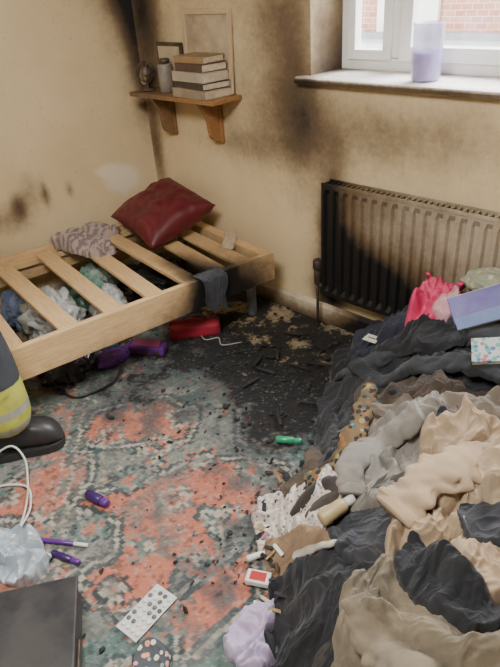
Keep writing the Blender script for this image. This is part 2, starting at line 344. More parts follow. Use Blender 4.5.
def pillow(name,c,R3,w,d,h_,mt,seed=0,n=34):
    vs=[];fs=[];N=n+1
    for sgn in (1,-1):
        for i in range(N):
            for j in range(N):
                u=-1+2*i/n;v=-1+2*j/n;k=(max(0,(1-abs(u)**2.6))*max(0,(1-abs(v)**2.6)))**.42
                x=u*w/2*(1-.08*(1-v*v)*abs(u)**3);y=v*d/2*(1-.08*(1-u*u)*abs(v)**3)
                wz=noise.noise(V((u*2,v*2,seed)))*.018+ (abs(noise.noise(V((u*3+seed,v*3,4))))*2)*.014
                vs.append((x,y,sgn*(h_/2*k+wz*k)))
        o=0 if sgn==1 else N*N
        for i in range(n):
            for j in range(n):
                q=(o+i*N+j,o+(i+1)*N+j,o+(i+1)*N+j+1,o+i*N+j+1);fs.append(q if sgn==1 else tuple(reversed(q)))
    mb=MB();mb.add([V(c)+R3@V(p) for p in vs],fs,mt,True);o=mb.obj(name)
    bm=bmesh.new();bm.from_mesh(o.data);bmesh.ops.remove_doubles(bm,verts=bm.verts[:],dist=.0006);bm.to_mesh(o.data);bm.free();return o
burg=mat('burgundy_leatherette',(.14,.014,.022),(.10,.010,.016),rough=.45,scale=6,bump=.1,bscale=90)
pillow('burgundy_cushion',(.37,-.275,.500),Rz(-.22)@Matrix.Rotation(.33,3,'X')@Matrix.Rotation(.10,3,'Y'),.50,.43,.16,burg,3)
# ------------------------------------------------------------------ rug (vertex painted weave)
rng=np.random.RandomState(5);LT=rng.rand(256,256)
def vn(x,y):
    xi=np.floor(x).astype(int);yi=np.floor(y).astype(int);fx=x-xi;fy=y-yi;fx=fx*fx*(3-2*fx);fy=fy*fy*(3-2*fy)
    g=lambda a,b:LT[a%256,b%256]
    return (g(xi,yi)*(1-fx)+g(xi+1,yi)*fx)*(1-fy)+(g(xi,yi+1)*(1-fx)+g(xi+1,yi+1)*fx)*fy
def fbm(x,y,f,o=5):
    s=0;a=.5;n=0
    for i in range(o): s=s+a*vn(x*f+i*17.3,y*f+i*9.1);n+=a;a*=.55;f*=2.1
    return s/n
def inpoly(X,Y,P):
    r=np.zeros(X.shape,bool);n=len(P)
    for i in range(n):
        x1,y1=P[i];x2,y2=P[(i+1)%n]
        c=((y1>Y)!=(y2>Y))&(X<(x2-x1)*(Y-y1)/((y2-y1) if y2!=y1 else 1e-9)+x1);r^=c
    return r
def sstep(x,a,b):
    t=np.clip((x-a)/(b-a),0,1);return t*t*(3-2*t)
st=.0055;gx=np.arange(.35,2.9,st);gy=np.arange(-3.0,-.38,st);X,Y=np.meshgrid(gx,gy,indexing='ij')
wx=X+(fbm(X,Y,9,2)-.5)*.02;wy=Y+(fbm(Y+3,X,9,2)-.5)*.02
q=.015;QX=np.floor(wx/q)*q;QY=np.floor(wy/q)*q
teal=np.array((.085,.140,.130));coral=np.array((.40,.135,.085));cream=np.array((.38,.34,.27));dark=np.array((.030,.045,.050));grey=np.array((.19,.19,.165));pal=np.array([teal,coral,cream,dark,grey])
col=np.zeros(X.shape+(3,))+teal
def put(mask,c,a=1.): 
    k=(mask*a)[...,None] if mask.dtype!=bool else (mask.astype(float)*a)[...,None]
    col[:]=col*(1-k)+np.array(c)*k
put(fbm(QX,QY,4,3)>.54,grey,.8)
corals=[[(1.39,-1.60),(1.49,-1.42),(1.57,-1.22),(1.69,-1.07),(1.83,-1.00),(1.93,-1.05),(1.94,-1.19),(1.90,-1.26),(1.74,-1.30),(1.77,-1.37),(1.91,-1.39),(1.84,-1.52),(1.91,-1.60),(1.86,-1.70),(1.79,-1.76),(1.69,-1.75),(1.70,-1.62),(1.59,-1.52)],
 [(1.10,-1.62),(1.20,-1.45),(1.30,-1.50),(1.36,-1.62),(1.30,-1.75),(1.18,-1.85)],[(1.02,-1.25),(1.15,-1.02),(1.34,-1.0),(1.42,-1.12),(1.25,-1.3),(1.1,-1.4)],[(2.0,-1.35),(2.12,-1.45),(2.1,-1.7),(1.98,-1.6)],[(1.5,-.85),(1.7,-.75),(1.78,-.88),(1.62,-.96)],[(1.5,-1.85),(1.62,-1.82),(1.66,-2.1),(1.48,-2.2)],[(2.0,-1.85),(2.2,-1.8),(2.2,-2.2),(1.95,-2.2)]]
def dil(a,k):
    e=np.zeros_like(a);e[k:]|=a[:-k];e[:-k]|=a[k:];e[:,k:]|=a[:,:-k];e[:,:-k]|=a[:,k:];return e
def motifs(sc,ox,thr,size,seed,al=.9):
    U_=(QX*ca+QY*sa)/sc+ox;W_=(-QX*sa+QY*ca)/sc+ox*.7
    i=np.floor(U_).astype(int);j=np.floor(W_).astype(int);hsh=LT[(i*13+seed)%256,(j*29+seed)%256];h2=LT[(i*7+seed+5)%256,(j*11+3)%256]
    u=U_-i-.5+(hsh-.5)*.2;w=W_-j-.5+(h2-.5)*.2
    d=np.abs(u)+np.abs(w);d2=np.maximum(np.abs(u),np.abs(w))*1.3;dd=np.where(h2>.5,d,np.maximum(d2,d*.8));dd=dd+.06*np.sin(8*np.arctan2(w,u))
    on=hsh>thr
    kk=(np.floor(h2*997)%5).astype(int)
    for (a,b,o) in ((size,size*.82,0),(size*.82,size*.55,2),(size*.55,size*.3,1),(size*.3,0,3)):
        msk=on&(dd<a)&(dd>=b);c=pal[(kk+o)%5];k=al*msk[...,None];col[:]=col*(1-k)+c*k
ca,sa=math.cos(.35),math.sin(.35)
motifs(.12,.8,.35,.4,31)
for P in corals:
    a=inpoly(QX,QY,P);e=dil(a,4);e2=dil(e,3);e3=dil(e2,4)
    put(e3&~e2,dark,.8);put(e2&~e,cream,.8);put(e&~a,dark,.85);put(a,coral,1.)
motifs(.21,.3,.36,.40,11);motifs(.055,.1,.74,.36,57,.7)
D=(QX*.62+QY*.78)
for (c0_,w_,cc) in ((.30,.035,cream),(.30,.022,teal),(-.42,.03,cream),(-.42,.018,dark),(-.50,.02,coral)):
    put(np.abs(D-c0_+.02*np.sign(np.sin(QX*60)))<w_,cc,.75)
w1=fbm(X,Y,3.5);w2=fbm(X+5,Y+9,14);w3=fbm(X+1,Y,60,3);w4=fbm(X+3,Y+4,110,2)
put(sstep(w2,.45,.72)*.5,(.185,.185,.165));put(sstep(w4,.62,.76)*.45,(.36,.34,.30));put(sstep(1-w3,.55,.72)*.55,(.028,.031,.031))
s=1.0*np.exp(-((X-1.2)/.55)**2-((Y+.58)/.30)**2)+.9*np.exp(-((X-1.45)/.38)**2-((Y+.50)/.17)**2)+1.0*np.exp(-((X-1.68)/.18)**2-((Y+.70)/.26)**2)+.5*np.exp(-((X-.85)/.35)**2-((Y+1.05)/.35)**2)+.24*np.exp(-((X-1.4)/.9)**2-((Y+1.1)/.6)**2)+.55*np.exp(-((X-2.0)/.12)**2-((Y+1.4)/.5)**2)+.6*np.exp(-((Y+.45)/.12)**2)
e=s+(w1-.5)*1.1+(w2-.5)*1.2+(w3-.5)*.5
put(sstep(e,.35,.75)*.66,(.04,.049,.056));put(sstep(e,.80,1.15)*.94,(.008,.008,.009))
put(sstep(w4+.25*(w2-.5),.75,.83)*.5*sstep(s,.2,.6),(.15,.155,.16))
zz=.008+.006*(w2-.5)+.005*(w3-.5)
keep=(Y< -.44+.14*(fbm(X,Y*0,6,4)-.5))
nx,ny=X.shape;vs=np.stack([X,Y,zz],-1).reshape(-1,3)
I,J=np.meshgrid(np.arange(nx-1),np.arange(ny-1),indexing='ij');kk=keep[:-1,:-1]&keep[1:,1:]
I=I[kk];J=J[kk];F_=np.stack([I*ny+J,(I+1)*ny+J,(I+1)*ny+J+1,I*ny+J+1],-1)
me=bpy.data.meshes.new('patterned_rug');me.from_pydata(vs.tolist(),[],F_.tolist())
a=me.attributes.new('weave','FLOAT_COLOR','POINT');a.data.foreach_set('color',np.concatenate([np.clip(col,0,1),np.ones(X.shape+(1,))],-1).astype('f').ravel())
m,t,b=nt('burnt_rug_weave');ac=attr(t,'weave');L(t,ac.outputs['Color'],b.inputs['Base Color']);b.inputs['Roughness'].default_value=.95;bump_(t,b,noise_(t,220,3,.6),.5,.004)
me.materials.append(m);rug=bpy.data.objects.new('patterned_rug',me);COL.objects.link(rug)
# ------------------------------------------------------------------ clothes heap
EY=[-3,-1.7,-1.55,-1.31,-1.12,-.8,-.53,-.3,-.05];EX=[2.7,2.42,2.33,2.12,1.95,1.86,1.74,1.62,1.58]
def heap(x,y):
    e=np.interp(y,EY,EX);d=(x-e)*.87;t=min(max(d/.62,0),1);a=t*(2-t)
    h_=.38*a+.17*math.exp(-(((x-2.35)/.35)**2+((y+.1)/.32)**2))*min(1,t*2)
    h_*=1-min(max((-1.45-y)/.6,0),1)**1.5
    return h_*min(1,max(0,(3.3-x)/.35))
RS=.0125;RX0,RY0=1.2,-2.3;RNX,RNY=180,186
H=np.array([[heap(RX0+i*RS,RY0+j*RS) for j in range(RNY)] for i in range(RNX)])
def blur(a,n=3):
    for _ in range(n):
        p=np.pad(a,1,mode='edge');a=(p[1:-1,1:-1]*2+p[:-2,1:-1]+p[2:,1:-1]+p[1:-1,:-2]+p[1:-1,2:])/6
    return a
HS=blur(H)
def hat(x,y,G=None):
    G=HS if G is None else G
    i=min(max((x-RX0)/RS,0),RNX-2);j=min(max((y-RY0)/RS,0),RNY-2);a=int(i);b=int(j);fx=i-a;fy=j-b
    return (G[a,b]*(1-fx)+G[a+1,b]*fx)*(1-fy)+(G[a,b+1]*(1-fx)+G[a+1,b+1]*fx)*fy
def crumple(x,y,seed,ang,freq,el=.32):
    # soft rounded folds separated by crisp valleys; the fold direction wanders
    wa=noise.noise(V((x*3.5,y*3.5,seed)));wb=noise.noise(V((x*3.5+7,y*3.5,seed+3)));wc_=noise.noise(V((x*9,y*9,seed+6)))
    x2=x+.07*wa+.018*wc_;y2=y+.07*wb-.018*wc_
    c0,s0=math.cos(ang),math.sin(ang);a=(x2*c0+y2*s0);b=-x2*s0+y2*c0
    f=freq*1.25
    b1=min(abs(noise.noise(V((a*f*el,b*f,seed*1.7))))*2.4,1.15)
    c1,s1=math.cos(ang+1.0),math.sin(ang+1.0);a1=(x2*c1+y2*s1);q1=-x2*s1+y2*c1
    b2=min(abs(noise.noise(V((a1*f*.8,q1*f*1.8,seed*.7+5))))*2.2,1.1)
    r3=1-2*abs(noise.noise(V((x2*26,y2*34,seed))))
    r4=1-2*abs(noise.noise(V(((a+b*.3)*16,(b-a*.3)*44,seed+8))))
    return .95*b1+.46*b2+.16*max(r3,0)**3+.14*max(r4,0)**3+.6*noise.noise(V((x*4,y*4,seed)))-.5
def closed(P,n):
    m_=len(P);out=[]
    k=max(2,n//m_)
    for i in range(m_):
        a,b,c,d=[V((*P[(i+o)%m_],0)) for o in (-1,0,1,2)]
        for q_ in range(k):
            t=q_/k;out.append(.5*((2*b)+(c-a)*t+(2*a-5*b+4*c-d)*t*t+(3*b-a-3*c+d)*t**3))
    return out
def garment(name,P,mt,th_=.02,amp=.04,ang=0.,freq=11,seed=1,rings=64,n=260,on_heap=True,base=0.,el=.32,hem=.016):
    global HS,H
    O=closed(P,n);n=len(O);C=sum(O,V((0,0,0)))/n;vs=[];fs=[]
    for r in range(1,rings+1):
        f=(r/rings)**.8
        for i,o in enumerate(O):
            an=2*math.pi*i/n
            w=1+.10*noise.noise(V((math.cos(an)*2.2,math.sin(an)*2.2,seed)))+.06*noise.noise(V((math.cos(an)*7,math.sin(an)*7,seed)))
            p=C+(o-C)*f*w;ed=(o-C).length*(1-f);pr=min(ed/hem,1);pr=math.sqrt(max(0,1-(1-pr)**2))
            b=(hat(p.x,p.y) if on_heap else base)
            fo=crumple(p.x,p.y,seed,ang,freq,el)
            z=b+pr*th_+amp*max(fo,-.35)*(.4+.6*pr)
            z=max(z,b+.006)
            if r==rings: z=max(b-.01,.009)
            gx_=noise.noise(V((p.x*12,p.y*12,seed+9)))*.03*pr;gy_=noise.noise(V((p.x*12,p.y*12,seed+19)))*.03*pr
            vs.append(V((p.x+gx_,p.y+gy_,max(z,.009))))
    vs.append(sum(vs[:n],V((0,0,0)))/n)
    for r in range(rings-1):
        for i in range(n):
            k=(i+1)%n;fs.append((r*n+i,(r+1)*n+i,(r+1)*n+k,r*n+k))
    for i in range(n): fs.append((len(vs)-1,i,(i+1)%n))
    for v in vs: v.y=min(v.y,-.125) if v.x>1.3 and on_heap else v.y
    mb=MB();mb.add(vs,fs,mt,True);o=mb.obj(name)
    if on_heap:
        for p in vs:
            i=int(round((p.x-RX0)/RS));j=int(round((p.y-RY0)/RS))
            if 0<=i<RNX and 0<=j<RNY and p.z>H[i,j]: H[i,j]=p.z
        HS=blur(H,3)
    return o
def limb(name,pts,rad,mt,flat=.42,wr=.3,seed=1,lift=0.0,n=36,res=22,parent=None,cuff=True):
    global H,HS
    P=[]
    rr=rad if isinstance(rad,(list,tuple)) else [rad]*len(pts)
    for (p,r) in zip(pts,rr): P.append((p[0],p[1],hat(p[0],p[1])+r*flat*.45+lift))
    mb=MB();mb.tube(P,rad,mt,n,flat,wr,seed,res)
    if cuff:
        a=V(P[-2]);b=V(P[-1]);d=(b-a).normalized();mb.tube([b-d*.012,b+d*.004,b+d*.018],[rr[-1]*1.02,rr[-1]*1.06,rr[-1]*.98],mt,n,flat,.05,seed,4)
    for p in mb.v:
        i=int(round((p[0]-RX0)/RS));j=int(round((p[1]-RY0)/RS))
        if 0<=i<RNX and 0<=j<RNY and p[2]>H[i,j]: H[i,j]=p[2]
    HS=blur(H,3)
    return mb.obj(name,parent=parent)
def cloth(name,c,c2=None,dirt=.25,scale=9,rough=.92,wr=.45): return mat(name,c,c2,rough=rough,scale=scale,bump=.3,bscale=300,dirt=dirt,sheen=.1,wrinkle=wr)
blk=cloth('black_cotton',(.010,.011,.014),(.019,.021,.026),0);blk2=cloth('charcoal_jersey',(.018,.02,.027),(.034,.036,.043),0)
dkm=cloth('mixed_dark_clothes',(.025,.022,.022),(.06,.05,.04),.6,14)
khaki=cloth('sand_cotton',(.40,.295,.19),(.30,.22,.14),.4);tau=cloth('taupe_knit',(.22,.185,.15),(.155,.13,.105),.35);gry=cloth('grey_marl_knit',(.25,.23,.20),(.17,.16,.14),.4)
tanm=cloth('tan_cotton',(.33,.22,.13),(.22,.15,.09),.4);olive=cloth('olive_drab_cotton',(.25,.205,.145),(.155,.13,.09),.4)
sand2=cloth('pale_sand_linen',(.47,.37,.26),(.37,.285,.195),.35);navy2=cloth('navy_jersey',(.018,.022,.04),(.03,.035,.055),0);wht=cloth('off_white_cotton',(.50,.47,.41),(.4,.37,.32),.35)
brs=cloth('singed_brown_cotton',(.08,.058,.042),(.04,.03,.024),.5)
def pattern(name,base,cols,scale,thr=.28,dirt=.2):
    m,t,b=nt(name);tc=t.nodes.new('ShaderNodeTexCoord').outputs['Object'];vo=t.nodes.new('ShaderNodeTexVoronoi');vo.inputs['Scale'].default_value=scale;L(t,tc,vo.inputs['Vector'])
    cr=t.nodes.new('ShaderNodeValToRGB');cr.color_ramp.interpolation='CONSTANT'
    sp=t.nodes.new('ShaderNodeSeparateColor');L(t,vo.outputs['Color'],sp.inputs[0]);L(t,sp.outputs[0],cr.inputs[0])
    el=cr.color_ramp.elements;el[0].color=(*cols[0],1);el[1].position=1/len(cols);el[1].color=(*cols[1],1)
    for i in range(2,len(cols)): e_=el.new(i/len(cols));e_.color=(*cols[i],1)
    k=math_(t,'LESS_THAN',vo.outputs['Distance'],thr);c=mixc(t,k,base,cr.outputs[0]);c=mixc(t,math_(t,'MULTIPLY',ramp(t,noise_(t,6,5,.7),.45,.75),dirt),c,(.04,.035,.03))
    L(t,c,b.inputs['Base Color']);b.inputs['Roughness'].default_value=.9;bump_(t,b,noise_(t,16,3,.5,ridged=True,dist=.5),.4,.008);return m
flo=pattern('floral_cotton',(.56,.52,.47),[(.12,.12,.12),(.45,.25,.25),(.2,.22,.26),(.4,.3,.18)],60,.33)
xs=np.arange(1.5,3.34,.0125);ys=np.arange(-2.1,-.13,.0125);vs=[];fs=[]
for x in xs:
    for y in ys:
        h_=heap(x,y);vs.append((x,y,h_+(.03*crumple(x,y,21,.7,9) if h_>.01 else 0)*min(1,h_/.06)+(-.02 if h_<.002 else 0)))
nn=len(ys)
for i in range(len(xs)-1):
    for j in range(nn-1):
        q_=(i*nn+j,(i+1)*nn+j,(i+1)*nn+j+1,i*nn+j+1)
        if max(vs[k][2] for k in q_)>.0: fs.append(q_)
mb=MB();mb.add(vs,fs,dkm,True);mb.obj('clothes_pile')
jk=garment('black_jacket',[(1.56,-.2),(1.7,-.15),(1.85,-.15),(2.05,-.17),(2.3,-.2),(2.6,-.2),(2.65,-.55),(2.3,-.64),(2.15,-.68),(1.98,-.66),(1.78,-.56),(1.62,-.40)],blk,.03,.055,.5,8,3,rings=80,n=340)
garment('black_trousers',[(1.72,-.52),(1.85,-.48),(2.0,-.62),(2.12,-.78),(2.14,-.92),(2.0,-.98),(1.9,-.85),(1.78,-.70)],blk2,.02,.045,2.2,9,14)
garment('singed_brown_shirt',[(1.98,-.66),(2.15,-.6),(2.36,-.62),(2.5,-.58),(2.52,-.66),(2.3,-.74),(2.1,-.8)],brs,.015,.03,.3,12,61)
limb('sleeve_a',[(2.5,-.42),(2.28,-.40),(2.05,-.43),(1.90,-.50),(1.78,-.50)],[.07,.075,.065,.055,.042],blk2,.4,.3,4,parent=jk)
limb('sleeve_b',[(2.55,-.56),(2.35,-.54),(2.15,-.57),(2.02,-.60),(1.9,-.58)],[.06,.06,.055,.045,.04],blk,.4,.32,5,parent=jk)
garment('navy_vest_top',[(1.66,-.22),(1.8,-.2),(1.98,-.22),(2.0,-.32),(1.86,-.38),(1.72,-.36)],navy2,.015,.035,1.3,11,62)
garment('taupe_cardigan',[(2.04,-.86),(2.12,-.76),(2.31,-.70),(2.5,-.60),(2.7,-.60),(2.7,-.78),(2.45,-.86),(2.2,-.93)],tau,.02,.045,.4,9,6)
garment('white_floral_blouse',[(1.90,-1.15),(2.00,-1.03),(2.14,-1.04),(2.24,-1.14),(2.25,-1.28),(2.12,-1.32),(1.98,-1.27)],flo,.025,.035,1.0,11,7)
garment('tan_scarf',[(2.06,-1.28),(2.2,-1.25),(2.36,-1.26),(2.36,-1.36),(2.22,-1.37),(2.1,-1.35)],tanm,.02,.035,.2,12,8)
garment('black_hoodie',[(2.15,-1.38),(2.28,-1.31),(2.44,-1.29),(2.54,-1.38),(2.57,-1.5),(2.52,-1.68),(2.40,-1.66),(2.28,-1.55)],blk,.025,.05,1.2,9,9,rings=70,n=280)
garment('dark_blue_jeans',[(2.58,-1.31),(2.72,-1.18),(2.95,-1.15),(3.05,-1.4),(2.85,-1.5),(2.66,-1.45)],cloth('dark_denim',(.025,.028,.04),(.04,.042,.05),.1),.02,.045,.8,9,10)
garment('charcoal_t_shirt',[(2.26,-1.16),(2.4,-1.12),(2.5,-1.22),(2.52,-1.34),(2.36,-1.32),(2.28,-1.26)],blk2,.015,.03,.4,12,65)
gj=garment('grey_jumper',[(2.14,-.97),(2.20,-.82),(2.34,-.77),(2.42,-.9),(2.42,-1.05),(2.38,-1.14),(2.30,-1.17),(2.21,-1.12)],gry,.025,.045,1.3,9,11,rings=70,n=280)
limb('sleeve',[(2.32,-.86),(2.24,-.95),(2.22,-1.06),(2.27,-1.14)],[.05,.05,.045,.038],gry,.4,.28,51,parent=gj)
garment('black_vest',[(2.36,-.84),(2.46,-.78),(2.6,-.76),(2.62,-.84),(2.5,-.92),(2.4,-.94)],blk,.01,.03,.6,12,66)
kt=garment('khaki_trousers',[(2.38,-.94),(2.46,-.82),(2.62,-.74),(2.85,-.78),(2.92,-1.1),(2.78,-1.27),(2.63,-1.33),(2.5,-1.32),(2.44,-1.22),(2.46,-1.08)],khaki,.03,.06,1.1,8,12,rings=90,n=360)
limb('leg_a',[(2.80,-.80),(2.66,-.86),(2.55,-.96),(2.49,-1.10),(2.46,-1.22)],[.075,.075,.07,.065,.06],khaki,.36,.38,13,parent=kt)
garment('charcoal_socks',[(2.58,-1.12),(2.66,-1.08),(2.76,-1.12),(2.74,-1.19),(2.63,-1.19)],blk2,.012,.03,.6,14,68,rings=40,n=140)
garment('sand_linen_shirt',[(2.55,-.92),(2.64,-.84),(2.8,-.86),(2.88,-.98),(2.8,-1.08),(2.66,-1.09),(2.58,-1.03)],sand2,.02,.05,.5,10,63)
garment('olive_shorts',[(2.44,-1.39),(2.54,-1.33),(2.72,-1.36),(2.85,-1.42),(2.9,-1.62),(2.66,-1.72),(2.53,-1.6)],olive,.03,.05,.3,9,15,rings=70,n=280)
limb('olive_jacket_sleeve',[(2.5,-1.44),(2.60,-1.49),(2.70,-1.53),(2.78,-1.60)],[.045,.055,.055,.045],olive,.4,.32,16)
garment('black_leggings',[(2.54,-1.25),(2.66,-1.28),(2.78,-1.33),(2.74,-1.40),(2.6,-1.38),(2.52,-1.32)],blk,.015,.03,.3,12,64)
stripe=pattern('satin_print',(.17,.11,.05),[(.04,.12,.13),(.28,.12,.04),(.30,.24,.12),(.02,.02,.02),(.02,.02,.02)],48,.5,.6)
limb('patterned_satin_scarf',[(2.02,-.68),(2.08,-.78),(2.12,-.9),(2.12,-1.0),(2.06,-1.07)],[.025,.035,.04,.038,.03],stripe,.5,.4,17)
limb('singed_scarf',[(1.92,-.88),(1.98,-.95),(2.02,-1.02),(1.98,-1.1)],[.025,.035,.04,.03],cloth('singed_tan',(.12,.09,.06),(.04,.03,.02),.6),.5,.4,19)
limb('white_sock',[(2.20,-1.32),(2.26,-1.30),(2.32,-1.31)],[.016,.02,.016],wht,.5,.3,71)
pk=mat('hot_pink_fabric',(.72,.06,.17),(.55,.04,.13),rough=.5,bump=.2,bscale=80,wrinkle=.5);pkl=mat('pale_pink_lining',(.62,.33,.38),rough=.7,wrinkle=.4)
garment('pink_handbag',[(1.96,-.24),(2.0,-.18),(2.08,-.19),(2.14,-.27),(2.13,-.38),(2.05,-.43),(1.97,-.37)],pk,.06,.05,.9,14,22,hem=.04)
limb('pink_bag_strap',[(1.97,-.22),(2.0,-.15),(2.06,-.14),(2.12,-.2),(2.13,-.28)],[.011,.013,.013,.013,.011],pk,.6,.2,23,.045,cuff=False)
garment('pink_lining_pouch',[(2.06,-.28),(2.11,-.27),(2.16,-.33),(2.13,-.39),(2.07,-.36)],pkl,.012,.02,.9,18,24,rings=24,n=100)
garment('black_bag_cover',[(1.88,-.40),(2.0,-.40),(2.12,-.42),(2.25,-.43),(2.24,-.49),(2.05,-.50),(1.9,-.47)],blk,.015,.03,.2,12,67,rings=40,n=150)
plm=pattern('green_floral_fabric',(.30,.34,.25),[(.55,.5,.42),(.45,.28,.28),(.16,.25,.15),(.5,.42,.26)],40,.4,.2)
def blob(name,c,r,mt,seed,amp=.25,fl=0.,sub=5,freq=3,parent=None):
    bm=bmesh.new();bmesh.ops.create_icosphere(bm,subdivisions=sub,radius=1)
    for v in bm.verts:
        p=v.co.copy();d=(abs(noise.noise(p*freq*.5+V((seed,0,0))))*2)*.7+(1-2*abs(noise.noise(p*freq*1.6+V((0,seed,0)))))*.35+.5*noise.noise(p*1.2+V((seed,3,0)))
        p*=1+amp*(d-.4);v.co=V((c[0]+p.x*r[0],c[1]+p.y*r[1],max(c[2]+p.z*r[2],fl)))
    mb=MB();mb.add([v.co for v in bm.verts],[[v.index for v in f.verts] for f in bm.faces],mt,True);bm.free();return mb.obj(name,parent=parent)
zt=hat(2.24,-.21)
blob('floral_plush_toy',(2.24,-.215,zt+.045),(.12,.07,.05),plm,4,.2)
bk=mat('purple_book_cover',(.09,.05,.26),(.12,.12,.34),rough=.45,scale=12);bl=mat('blue_book_cover',(.10,.15,.34),(.14,.2,.4),rough=.5)
def orient(dx,up): 
    x=V(dx).normalized();z_=V(up);z_=(z_-x*z_.dot(x)).normalized();return Matrix((x,z_.cross(x),z_)).transposed()
zt=max(hat(2.27,-.36),hat(2.33,-.3))
mb=MB();M3=orient((.16,.12,.07),(0.1,-.75,.6));mb.box((2.27,-.34,zt+.04),(.26,.10,.022),bk,M3,.002);mb.box((2.27,-.34,zt+.04),(.252,.105,.014),pap,M3,.001);mb.obj('purple_book')
mb=MB();M3=orient((.16,.12,.07),(0.1,-.8,.6));mb.box((2.30,-.40,zt+.022),(.22,.045,.012),bl,M3,.002);mb.box((2.30,-.397,zt+.016),(.21,.042,.01),pap,M3,.001);mb.obj('blue_notebook')
mgm=pattern('magazine_cover',(.42,.44,.43),[(.1,.34,.27),(.4,.14,.14),(.08,.15,.3),(.5,.46,.36)],60,.5,.3)
z=hat(2.37,-.52);mb=MB();M3=orient((.1,.05,.02),(.1,-.3,1));mb.box((2.38,-.53,z+.03),(.13,.10,.012),mgm,M3,.001);mb.box((2.38,-.53,z+.022),(.125,.095,.006),pap,M3,.001);mb.obj('magazine')
wc=mat('white_card',(.70,.70,.66),(.62,.62,.58),rough=.6,scale=30)
z=hat(1.82,-.36);mb=MB();M3=orient((.07,-.01,.01),(-.1,-.2,1));mb.box((1.82,-.36,z+.025),(.07,.042,.004),wc,M3,.001);mb.box((1.82,-.36,z+.0275),(.04,.006,.001),dk,M3,0);mb.obj('identity_card')
ylm=mat('cream_plastic',(.42,.33,.17),(.34,.27,.14),rough=.4)
Mx=orient((.03,.10,.02),(0,0,1))@Matrix.Rotation(math.pi/2,3,'Y');c=V((2.25,-1.26,hat(2.27,-1.22)+.025))
mb=MB();mb.lathe(c,[(.018,0),(.022,.004),(.022,.075),(.018,.085),(.012,.09)],ylm,M=Mx);mb.lathe(c+Mx@V((0,0,.09)),[(.013,0),(.014,.002),(.014,.026),(.012,.028)],wc,M=Mx);mb.obj('lotion_bottle')
# ------------------------------------------------------------------ bed top things
bst,t,b=nt('striped_shirt_cloth');tc=t.nodes.new('ShaderNodeTexCoord').outputs['Object'];wv=t.nodes.new('ShaderNodeTexWave');wv.inputs['Scale'].default_value=9;wv.inputs['Distortion'].default_value=5;wv.inputs['Detail Scale'].default_value=2;wv.bands_direction='X';L(t,tc,wv.inputs[0])
c=mixc(t,ramp(t,wv.outputs['Fac'],.3,.8),(.42,.33,.28),(.22,.17,.18));L(t,c,b.inputs['Base Color']);b.inputs['Roughness'].default_value=.9
garment('striped_shirt',[(-.03,-.78),(-.02,-.60),(.03,-.46),(.16,-.44),(.2,-.57),(.38,-.62),(.36,-.72),(.24,-.76),(.1,-.78)],bst,.02,.045,.4,11,31,on_heap=False,base=.385)
skm=cloth('cream_sock_cotton',(.5,.40,.28),(.4,.31,.21),.2)
garment('crumpled_sock',[(.73,-.14),(.77,-.11),(.82,-.15),(.86,-.22),(.80,-.24),(.77,-.19)],skm,.015,.03,.4,22,32,on_heap=False,base=.385,rings=24,n=100)
rg=cloth('singed_grey_rag',(.055,.06,.072),(.02,.02,.023),.3);mb=MB();vs=[];fs=[];n1,n2=26,30
path=[]
for i in range(n1):
    u=i/(n1-1)*.24
    if u<.05: path.append((.055-u,.405))
    elif u<.075: path.append((.005-(u-.05)*.8,.403-(u-.05)*.3))
    else: path.append((-.018,.393-(u-.075)))
for i,(s_,z_) in enumerate(path):
    for j in range(n2):
        t_=.38+(j/(n2-1)-.5)*.15*(1-.3*i/n1);w=.010*math.sin(j*.9+i*.12)+.010*noise.noise(V((i*.15,j*.2,2)));p=bp(s_-(.004+abs(w)),t_+.006*math.sin(i*.4),z_+abs(w)*.4-.02*(i/n1)*math.sin(j*.4));vs.append(p)
for i in range(n1-1):
    for j in range(n2-1): fs.append((i*n2+j,(i+1)*n2+j,(i+1)*n2+j+1,i*n2+j+1))
mb.add(vs,fs,rg,True);mb.obj('singed_rag')
# ------------------------------------------------------------------ under the bed
pw=mat('white_plastic_bag',(.60,.62,.60),(.45,.47,.47),rough=.3,scale=6,dirt=.3,wrinkle=1);pg=mat('green_carrier_bag',(.10,.30,.22),(.4,.46,.41),rough=.3,scale=9,dirt=.3,wrinkle=1);pbk=mat('black_bin_bag',(.014,.014,.016),(.03,.03,.033),rough=.25,scale=6,wrinkle=1)
blob('white_plastic_bag',(.32,-1.02,.12),(.17,.13,.14),pw,2,.45,.0,5,4);blob('green_carrier_bag',(.14,-.68,.10),(.12,.12,.13),pg,5,.45,.0,5,4)
blob('white_plastic_bag.001',(.42,-.74,.09),(.12,.1,.12),pw,9,.45,.0,5,4);blob('black_bin_bag',(.66,-1.18,.08),(.11,.12,.1),pbk,7,.4,.0,5,4);blob('black_bin_bag.001',(.35,-.36,.09),(.20,.13,.12),pbk,12,.4,.0,5,4)
blob('white_plastic_bag.002',(.06,-1.36,.12),(.12,.13,.14),pw,15,.45,.0,5,4);blob('teal_jumper',(.60,-.90,.07),(.07,.07,.07),cloth('teal_knit',(.06,.2,.23)),18,.35)
blob('brown_paper_bag',(.38,-1.36,.09),(.13,.12,.11),mat('kraft_paper',(.30,.21,.12),rough=.8),22,.35)
blob('blue_towel',(.03,-1.04,.11),(.09,.11,.12),cloth('blue_towelling',(.08,.15,.32),(.26,.3,.4)),28,.35)
pp=mat('purple_plastic',(.13,.03,.25),(.09,.02,.18),rough=.35);rd=mat('red_pink_fabric',(.40,.02,.05),(.28,.015,.035),rough=.6,dirt=.35)
mb=MB();M3=Rz(.55);mb.box((.80,-.80,.035),(.20,.08,.05),pp,M3,.012);mb.box((.80,-.80,.062),(.15,.05,.006),mat('pink_label',(.5,.11,.3)),M3,.002);
for k in (-.06,0,.06): mb.box(V((.80,-.80,.03))+M3@V((k,-.042,0)),(.03,.004,.02),dk,M3,.001)
mb.obj('purple_toy_case')
